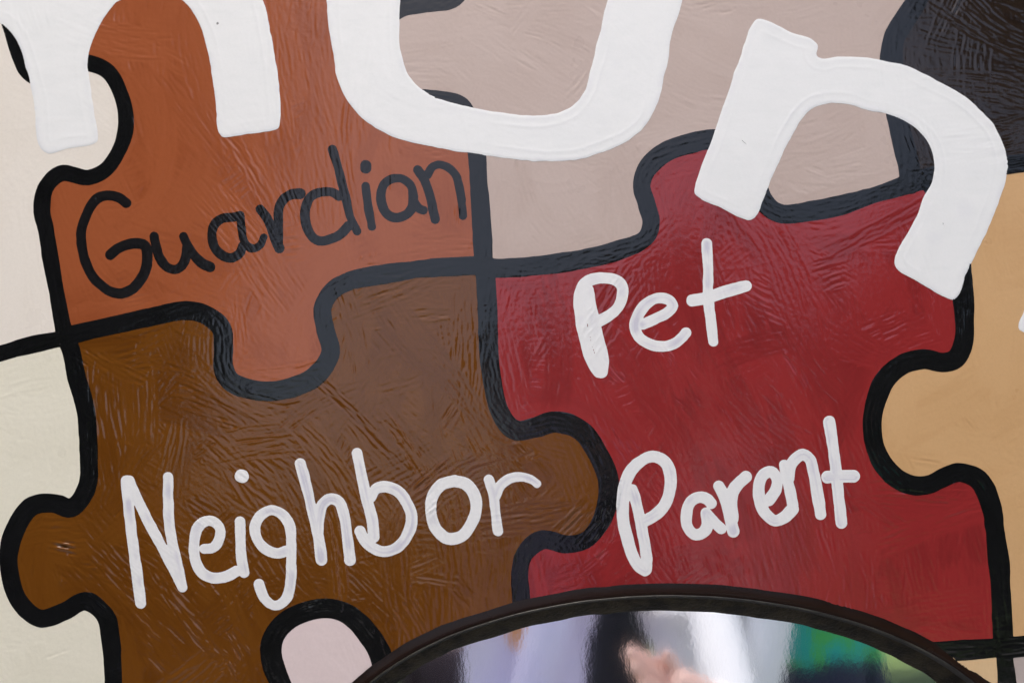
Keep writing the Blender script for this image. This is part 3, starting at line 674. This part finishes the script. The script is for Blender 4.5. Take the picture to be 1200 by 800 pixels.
lip_m = paint('dark brown lip enamel', (.010, .005, .0032, 1), (.020, .009, .0055, 1), 0.26, speck=(.12, .10, .09, 1), spec=0.22)
edge_m = simple('moulding edge highlight', (.05, .048, .036, 1), 0.28, (.012, .011, .008, 1), 60, 0.3, 300)
rim_refl_m = simple('olive black bezel', (.006, .005, .003, 1), 0.55, (.030, .024, .013, 1), 130, 0.9, 700)
rim_refl_m.node_tree.nodes['Principled BSDF'].inputs['Specular IOR Level'].default_value = 0.2
dark_m = simple('black undercut shade', (.004, .004, .004, 1), 0.5)
ring('lip', [(-1.5, .00018, 1), (0, .0003, 1), (3, .00055, .8), (7, .0008, .4), (10.5, .0009, .3), (12.2, .0005, .2)], lip_m, bd, 1.0)
ring('moulding_edge', [(11.9, .0006, .2), (12.5, .0008, .2), (13.3, .0008, .2), (13.9, .0002, .2)], edge_m, bd, 1.0)  # thin highlight line put into the paler colour of the edge
ring('recess', [(13.6, .0004, .2), (14.6, -.002, .2), (17.0, -.0045, .2)], dark_m, bd, 0.6)  # black colour stands for the shade in the undercut
ring('rim_reflection', [(16.0, -.0036, .2), (19, -.0044, .2), (24, -.0060, .2), (30, -.0088, .5), (36, -.0125, 2.2)], rim_refl_m, bd, 0.8)  # dark ring standing in for the rim's reflection in the mirror

k = NT('silvered acrylic mirror')
k.b.inputs['Base Color'].default_value = (.95, .95, .95, 1); k.b.inputs['Metallic'].default_value = 1.0; k.b.inputs['Roughness'].default_value = 0.055
w1 = k.noise(420.0, 3, 0.6, stretch=(1.0, 1.0, 0.55)); w2 = k.noise(40.0, 2, 0.5)
k.bump(k.math('ADD', w1, k.math('MULTIPLY', w2, 1.2)), 0.012, 0.0009)
mirror_m = k.m
def mirror():
    nr, n = 40, 200
    th = np.linspace(0, 2 * np.pi, n, endpoint=False); r = np.linspace(0, 1, nr + 1)[1:]
    PX = np.concatenate([[MCX], (MCX + (MA - 22) * r[:, None] * np.cos(th)).ravel()]); PY = np.concatenate([[MCY], (MCY + (MB - 22) * r[:, None] * np.sin(th)).ravel()])
    V = board(PX, PY, np.full(PX.shape, -0.0112)); F = []
    id_ = lambda i, j: 1 + i * n + j % n
    for j in range(n): F.append((0, id_(0, j + 1), id_(0, j), id_(0, j)))
    me = bpy.data.meshes.new('oval_mirror'); fs = [(0, id_(0, j + 1), id_(0, j)) for j in range(n)]
    fs += [(id_(i, j), id_(i, j + 1), id_(i + 1, j + 1), id_(i + 1, j)) for i in range(nr - 1) for j in range(n)]
    # back sheet so that the glass has a thickness
    nb = len(V); Vb = V.copy(); Vb[:, 1] += 0.003; VV = np.concatenate([V, Vb])
    fs += [tuple(q + nb for q in f[::-1]) for f in fs]
    fs += [(id_(nr - 1, j), id_(nr - 1, j + 1), id_(nr - 1, j + 1) + nb, id_(nr - 1, j) + nb) for j in range(n)]
    me.from_pydata([tuple(v) for v in VV], [], fs); me.update(); me.polygons.foreach_set('use_smooth', [True] * len(me.polygons))
    o = bpy.data.objects.new('oval_mirror', me); COL.objects.link(o); me.materials.append(mirror_m)
    return tag(o, 'slightly wavy oval mirror set behind the dark rim, reflecting people in pale and dark shirts', 'mirror')
mirror()

# ------------------------------------------------------------------ lawn, plus unseen trees and ground added to steer reflections and bounce
def lawn():
    n = 60; r = np.concatenate([np.linspace(0, 12, 20), np.geomspace(14, 900, 16)])
    th = np.linspace(0, 2 * np.pi, n, endpoint=False)
    V = [(0, 0, 0)] + [(a * math.cos(t), a * math.sin(t), 0.0) for a in r[1:] for t in th]
    fs = [(0, 1 + j, 1 + (j + 1) % n) for j in range(n)] + [(1 + i * n + j, 1 + (i + 1) * n + j, 1 + (i + 1) * n + (j + 1) % n, 1 + i * n + (j + 1) % n) for i in range(len(r) - 2) for j in range(n)]
    me = bpy.data.meshes.new('lawn'); me.from_pydata(V, [], fs); me.update()
    o = bpy.data.objects.new('lawn', me); COL.objects.link(o)
    me.materials.append(simple('mown grass', (.12, .21, .028, 1), 0.8, (.16, .25, .04, 1), 3.0, 0.6, 40)); tag(o, kind='structure')
lawn()
def bounce_paving():  # neutral ground added to keep green lawn light off the board
    me = bpy.data.meshes.new('bounce_paving'); n = 64
    me.from_pydata([(6.5 * math.cos(i * 2 * math.pi / n), -2.5 + 6.5 * math.sin(i * 2 * math.pi / n), z) for z in (0.004, -0.05) for i in range(n)], [], [tuple(range(n))] + [(i, i + n, (i + 1) % n + n, (i + 1) % n) for i in range(n)])
    me.update(); o = bpy.data.objects.new('bounce_paving', me); COL.objects.link(o)
    me.materials.append(simple('concrete paving', (.30, .29, .275, 1), 0.85, (.36, .35, .33, 1), 3.0, 0.4, 60)); tag(o, kind='structure')
bounce_paving()
bark_m = simple('bark', (.045, .033, .024, 1), 0.9, (.07, .055, .04, 1), 8, 0.8, 12)
leaf_m = simple('leaves', (.022, .045, .012, 1), 0.55, (.045, .085, .022, 1), 1.5)
def tree(label, x, y, top, cr, zc, n, seed):  # trees added out of view to give the gloss dark reflections
    g = np.random.default_rng(seed); t = empty('added_tree', (x, y, 0)); tag(t, label, 'tree', None)
    # trunk and limbs
    V, F = [], []
    def limb(p, q, r0, r1, bend):
        p, q = np.array(p, float), np.array(q, float); b = len(V); m = 8; seg = 6; d = (q - p) / np.linalg.norm(q - p)
        u = np.cross(d, [0.3, 1, 0.2]); u /= np.linalg.norm(u); w = np.cross(d, u)
        for s in range(seg + 1):
            f = s / seg; c = p + (q - p) * f + u * bend * math.sin(f * math.pi); rr = r0 + (r1 - r0) * f
            for a in range(m): V.append(c + (u * math.cos(a * 2 * math.pi / m) + w * math.sin(a * 2 * math.pi / m)) * rr * (1 + 0.12 * g.standard_normal()))
        for s in range(seg):
            for a in range(m): F.append((b + s * m + a, b + s * m + (a + 1) % m, b + (s + 1) * m + (a + 1) % m, b + (s + 1) * m + a))
    r = top * 0.035; limb((0, 0, -.05), (0.1, 0, zc * 0.75), r, r * .6, .08)
    for kk in range(9):
        a = kk * 2.4; limb((0.07, 0, zc * (.45 + .04 * kk)), (cr * .7 * math.cos(a), cr * .7 * math.sin(a), zc + (top - zc) * (.1 + .07 * kk)), r * .42, r * .1, .15)
    mesh_np('trunk', np.array(V), np.array(F), bark_m, t)
    # crown: leaf blades gathered in clumps
    nc = 46; cc = g.standard_normal((nc, 3)); cc /= np.linalg.norm(cc, axis=1, keepdims=True); cc *= (g.random((nc, 1)) ** .45)
    cc = cc * np.array([cr * .85, cr * .85, (top - zc) * .85]) + np.array([0, 0, zc]); k_ = g.integers(0, nc, n)
    P = cc[k_] + g.standard_normal((n, 3)) * cr * 0.17
    d = g.standard_normal((n, 3)); d /= np.linalg.norm(d, axis=1, keepdims=True); e = np.cross(d, g.standard_normal((n, 3))); e /= np.linalg.norm(e, axis=1, keepdims=True)
    s = g.uniform(.10, .20, (n, 1)) * (cr / 2.2)
    V = np.stack([P - d * s, P + e * s * .45, P + d * s, P - e * s * .45], 1).reshape(-1, 3)
    mesh_np('crown', V, np.arange(4 * n).reshape(n, 4), leaf_m, t, smooth=False)
tree('big dark leafy tree added out of view to darken the gloss at left', -5.6, -5.2, 8.2, 3.3, 4.3, 22000, 1)
tree('low rounded tree added behind the person in black to darken the gloss', 3.2, -10.0, 5.0, 2.5, 2.7, 16000, 2)
tree('broad tree added behind the person in the navy shirt to darken the gloss', 6.9, -8.6, 5.2, 2.8, 2.8, 16000, 3)
tree('tall narrow tree with a high crown, added to darken the gloss at top right', 8.1, -5.5, 10.8, 2.4, 8.5, 14000, 4)

def added_hedge(label, x0, y0, x1, y1, hgt, n, seed):
    g = np.random.default_rng(seed); t = empty('added_hedge', (x0, y0, 0)); tag(t, label, 'added_hedge')
    L = math.hypot(x1 - x0, y1 - y0); u = np.array([(x1 - x0) / L, (y1 - y0) / L, 0]); w = np.array([-u[1], u[0], 0])
    P = g.random((n, 1)) * L * u + (g.random((n, 1)) - .5) * .9 * w + g.random((n, 1)) ** .8 * np.array([0, 0, hgt]) * (1 + .08 * g.standard_normal((n, 1)))
    d = g.standard_normal((n, 3)); d /= np.linalg.norm(d, axis=1, keepdims=True); e = np.cross(d, g.standard_normal((n, 3))); e /= np.linalg.norm(e, axis=1, keepdims=True)
    s_ = g.uniform(.05, .10, (n, 1)); V = np.stack([P - d * s_, P + e * s_ * .55, P + d * s_, P - e * s_ * .55], 1).reshape(-1, 3)
    mesh_np('foliage', V, np.arange(4 * n).reshape(n, 4), leaf_m, t, smooth=False)
    Vs, Fs = [], []
    for k_ in range(12):
        c = u * L * (k_ + .5) / 12; b = len(Vs)
        for z, r in ((-.03, .03), (hgt * .4, .022), (hgt * .8, .01)):
            for a in range(6): Vs.append(c + np.array([r * math.cos(a * math.pi / 3) + .05 * z * math.sin(k_), r * math.sin(a * math.pi / 3), z]))
        Fs += [(b + q * 6 + a, b + q * 6 + (a + 1) % 6, b + q * 6 + 6 + (a + 1) % 6, b + q * 6 + 6 + a) for q in (0, 1) for a in range(6)]
    mesh_np('stems', np.array(Vs), np.array(Fs), bark_m, t)
added_hedge('long dark clipped shrubbery added out of view to darken the lower gloss', -1.2, -8.9, -7.5, -5.0, 1.75, 16000, 9)  # unseen row of leaves added so the lower left gloss reflects dark
# ------------------------------------------------------------------ people standing before the board
def skin_mesh(name, joints, edges, roots, mat, parent, sub=2):
    names = list(joints); me = bpy.data.meshes.new(name)
    me.from_pydata([joints[k][0] for k in names], [(names.index(a), names.index(b)) for a, b in edges], [])
    o = bpy.data.objects.new(name, me); COL.objects.link(o)
    md = o.modifiers.new('skin', 'SKIN'); md.use_smooth_shade = True
    if not me.skin_vertices: me.skin_vertices.new() if hasattr(me.skin_vertices, 'new') else None
    sv = me.skin_vertices[0].data
    for i, k in enumerate(names):
        r = joints[k][1]; sv[i].radius = r if isinstance(r, tuple) else (r, r); sv[i].use_root = k in roots
    s = o.modifiers.new('smooth', 'SUBSURF'); s.levels = sub; s.render_levels = sub
    me.materials.append(mat)
    if parent: o.parent = parent
    return o

def person(label, x, y, rot, hgt, shirt_m, pants_m, hair_m, skin_m, long_sleeve=False, reach=None, girth=1.0):
    root = empty('person', (x, y, 0)); root.rotation_euler.z = rot; tag(root, label, 'person', None)
    s = hgt / 1.72; Rm = Matrix.Rotation(-rot, 3, 'Z')
    J = {}
    def j(k, p, r): J[k] = (tuple(Vector(p) * s), (r[0] * s, r[1] * s) if isinstance(r, tuple) else r * s)
    g = girth
    j('pelvis', (0, 0, .95), .125 * g); j('waist', (0, .005, 1.08), .118 * g); j('chest', (0, .0, 1.25), .130 * g); j('upper', (0, -.01, 1.37), .105 * g)
    j('neck', (0, .0, 1.48), .052); j('skull', (0, .01, 1.57), .078); j('brow', (0, .02, 1.63), .088); j('crown', (0, .0, 1.68), .055); j('nose', (0, .115, 1.585), .014); j('chin', (0, .07, 1.515), .032)
    E = [('pelvis', 'waist'), ('waist', 'chest'), ('chest', 'upper'), ('upper', 'neck'), ('neck', 'skull'), ('skull', 'brow'), ('brow', 'crown'), ('skull', 'nose'), ('skull', 'chin')]
    roots = {'pelvis'}
    for sd, sg in (('l', -1), ('r', 1)):
        j('hip' + sd, (sg * .095, 0, .90), .092 * g); j('knee' + sd, (sg * .10, .015, .50), .060); j('calf' + sd, (sg * .10, -.01, .34), .055); j('ankle' + sd, (sg * .10, -.02, .09), .038); j('foot' + sd, (sg * .105, .07, .045), .040); j('toe' + sd, (sg * .11, .15, .035), .032)
        E += [('pelvis', 'hip' + sd), ('hip' + sd, 'knee' + sd), ('knee' + sd, 'calf' + sd), ('calf' + sd, 'ankle' + sd), ('ankle' + sd, 'foot' + sd), ('foot' + sd, 'toe' + sd)]
        sh = Vector((sg * .175, -.01, 1.39)); el = Vector((sg * .225, -.03, 1.10)); wr = Vector((sg * .235, .05, .86)); dirv = Vector((0, .12, -1)).normalized(); pal = Vector((-sg, 0, 0))
        if reach and reach['side'] == sd:   # targets are given in the place's own coordinates
            cv = lambda p: Rm @ (Vector(p) - Vector((x, y, 0))) / s
            el, wr = cv(reach['elbow']), cv(reach['wrist']); dirv = (Rm @ Vector(reach['dir'])).normalized(); pal = (Rm @ Vector(reach['palm'])).normalized()
        j('sh' + sd, sh, .062); j('el' + sd, el, .044); j('fa' + sd, el.lerp(wr, .35), .045); j('wr' + sd, wr, .029)
        E += [('upper', 'sh' + sd), ('sh' + sd, 'el' + sd), ('el' + sd, 'fa' + sd), ('fa' + sd, 'wr' + sd)]
        side = dirv.cross(pal).normalized()
        j('pa' + sd, wr + dirv * .045, .034); j('pb' + sd, wr + dirv * .080, .033); E += [('wr' + sd, 'pa' + sd), ('pa' + sd, 'pb' + sd)]
        ths = reach['thumb'] if (reach and reach['side'] == sd) else (-1 if sg > 0 else 1)
        for f, (o_, ln, cu) in enumerate(((-.028, .070, .35), (-.010, .080, .40), (.009, .075, .5), (.027, .060, .6))):
            if reach and reach['side'] == sd: cu = (.05, .22, .32, .42)[f]
            b = wr + dirv * .070 + side * o_ * ths
            d1 = (dirv + pal * cu * .6).normalized(); d2 = (dirv + pal * cu * 1.8).normalized(); d3 = (dirv + pal * cu * 3.2).normalized()
            q = [b, b + d1 * ln * .5, b + d1 * ln * .5 + d2 * ln * .32, b + d1 * ln * .5 + d2 * ln * .32 + d3 * ln * .24]
            for i, p in enumerate(q): j('f%s%d%d' % (sd, f, i), p, (.0105, .0098, .009, .0078)[i])
            E += [('f%s%d%d' % (sd, f, i), 'f%s%d%d' % (sd, f, i + 1)) for i in range(3)]; roots.add('f%s%d0' % (sd, f))
        b = wr + dirv * .025 + side * .018 * ths
        tdir = (dirv * .8 + side * -.75 + pal * .35).normalized()
        for i, p in enumerate((b, b + tdir * .038, b + tdir * .066, b + tdir * .084 + dirv * .008)): j('t%s%d' % (sd, i), p, (.015, .0125, .011, .009)[i])
        E += [('t%s%d' % (sd, i), 't%s%d' % (sd, i + 1)) for i in range(3)]; roots.add('t%s0' % sd)
    skin_mesh('body', J, E, roots, skin_m, root)
    def sub(keys, edges, grow): return {k_: (J[k_][0], (J[k_][1] + grow * s) if not isinstance(J[k_][1], tuple) else tuple(q + grow * s for q in J[k_][1])) for k_ in keys}, edges
    ks = ['pelvis', 'waist', 'chest', 'upper']; es = [('pelvis', 'waist'), ('waist', 'chest'), ('chest', 'upper')]
    ext = {}
    for sd in 'lr':
        ks.append('sh' + sd); es.append(('upper', 'sh' + sd))
        a, b = Vector(J['sh' + sd][0]), Vector(J['el' + sd][0])
        if long_sleeve: ks += ['el' + sd, 'fa' + sd, 'wr' + sd]; es += [('sh' + sd, 'el' + sd), ('el' + sd, 'fa' + sd), ('fa' + sd, 'wr' + sd)]
        else: ext['cuff' + sd] = (tuple(a.lerp(b, .62)), .066 * s); es.append(('sh' + sd, 'cuff' + sd))
    jj, _ = sub(ks, es, .016); jj.update(ext); jj['pelvis'] = (jj['pelvis'][0], .158 * s * g)
    jj['hem'] = (tuple(Vector((0, 0, .82)) * s), .172 * s * g); es.append(('pelvis', 'hem'))
    skin_mesh('shirt', jj, es, {'pelvis'}, shirt_m, root)
    ks = ['pelvis'] + [k_ + sd for sd in 'lr' for k_ in ('hip', 'knee', 'calf', 'ankle')]
    es = [(a, b) for a, b in E if a in ks and b in ks]
    jj, _ = sub(ks, es, .010); jj['pelvis'] = (jj['pelvis'][0], .098 * s); skin_mesh('trousers', jj, es, {'pelvis'}, pants_m, root)
    for sd in 'lr':
        jj, _ = sub(['ankle' + sd, 'foot' + sd, 'toe' + sd], None, .008); jj['ankle' + sd] = (tuple(Vector(jj['ankle' + sd][0]) + Vector((0, 0, -.03))), jj['ankle' + sd][1])
        skin_mesh('shoe', jj, [('ankle' + sd, 'foot' + sd), ('foot' + sd, 'toe' + sd)], {'foot' + sd}, shoe_m, root)
    def ball(name, c, r, mat, face_cut=False):
        nu, nv = 28, 16; V = []
        for a in range(nv + 1):
            for b in range(nu):
                d = Vector((math.sin(math.pi * a / nv) * math.cos(2 * math.pi * b / nu), math.sin(math.pi * a / nv) * math.sin(2 * math.pi * b / nu), math.cos(math.pi * a / nv)))
                if face_cut:
                    open_ = max(0, min(1, (d.y - .05) * 3)) * max(0, min(1, (.45 - d.z) * 4)); d = d * (1 - .42 * open_) * (1 + .03 * math.sin(7 * b) * math.sin(3 * a))
                V.append((Vector(c) + Vector((d.x * r[0], d.y * r[1], d.z * r[2]))) * s)
        F = [(a * nu + b, (a + 1) * nu + b, (a + 1) * nu + (b + 1) % nu, a * nu + (b + 1) % nu) for a in range(nv) for b in range(nu)]
        return mesh_np(name, np.array([tuple(v) for v in V]), np.array(F), mat, root)
    ball('hair', (0, -.012, 1.635), (.098, .115, .112), hair_m, True)
    for sg in (-1, 1): ball('eye', (sg * .031, .088, 1.615), (.011, .009, .008), eye_m)
    return root

skin_m = simple('skin', (.80, .51, .42, 1), 0.5, (.84, .56, .47, 1), 25)
skin2_m = simple('tanned skin', (.36, .19, .12, 1), 0.5, (.42, .23, .15, 1), 25)
shoe_m = simple('dark shoes', (.03, .03, .035, 1), 0.6)
eye_m = simple('dark eyes', (.03, .02, .015, 1), 0.2)
hair_m = simple('dark hair', (.02, .013, .009, 1), 0.5, (.04, .026, .018, 1), 60)
maroon_m = simple('dark maroon cotton', (.022, .012, .016, 1), 0.85, (.032, .018, .022, 1), 40)
black_m = simple('black cotton', (.012, .012, .016, 1), 0.85, (.02, .02, .026, 1), 40)
white_m = simple('white cotton', (.80, .80, .81, 1), 0.85, (.85, .85, .85, 1), 9)
denim_m = simple('denim', (.05, .07, .12, 1), 0.85, (.07, .10, .16, 1), 40)
def lav():
    k = NT('lavender cotton with an orange print'); tc = k.n('ShaderNodeTexCoord').outputs['Object']
    sp = k.n('ShaderNodeVectorMath', operation='DISTANCE'); k.l(tc, sp.inputs[0]); sp.inputs[1].default_value = (.15, .02, 1.06)
    base = k.mix(k.ramp(k.noise(10, 3), .35, .65), (.74, .68, .92, 1), (.80, .75, .95, 1))
    k.l(k.mix(k.ramp(sp.outputs['Value'], .055, .035), base, (.85, .40, .10, 1)), k.b.inputs['Base Color']); k.b.inputs['Roughness'].default_value = .85; return k.m
def navy():
    k = NT('navy cotton with a teal and green print'); tc = k.n('ShaderNodeTexCoord').outputs['Object']
    sx = k.n('ShaderNodeSeparateXYZ'); k.l(tc, sx.inputs[0])
    n = k.noise(9.0, 2, .5); z = k.math('ADD', sx.outputs['Z'], k.math('MULTIPLY', k.math('SUBTRACT', n, .5), .09))
    pr = k.mix(k.ramp(k.noise(14.0, 2), .42, .62), (.01, .38, .34, 1), (.06, .42, .07, 1))
    k.l(k.mix(k.ramp(z, .955, .985), (.014, .014, .045, 1), pr), k.b.inputs['Base Color']); k.b.inputs['Roughness'].default_value = .8; return k.m
person('child in dark maroon clothes standing to the side of the person in lavender', -.21, -2.05, 0.2, 1.22, maroon_m, black_m, hair_m, skin_m, True)
person('person in a lavender shirt with an orange print, arms at the sides', .035, -1.50, 1.45, 1.70, lav(), denim_m, hair_m, skin_m, True, girth=1.05)
person('person in black clothes standing behind the lavender shirt', .335, -2.15, 0.0, 1.76, black_m, black_m, hair_m, skin_m, True)
person('person in a white shirt reaching a bare arm toward the board', .53, -1.45, 1.35, 1.70, white_m, denim_m, hair_m, skin_m, True,
       reach=dict(side='l', elbow=(.45, -1.00, .86), wrist=(.295, -.70, .99), dir=(-1, .10, .36), palm=(.05, .75, .6), thumb=1))
person('person in a navy shirt with a teal and green print', .80, -1.50, -0.2, 1.68, navy(), denim_m, hair_m, skin2_m, True, girth=1.08)
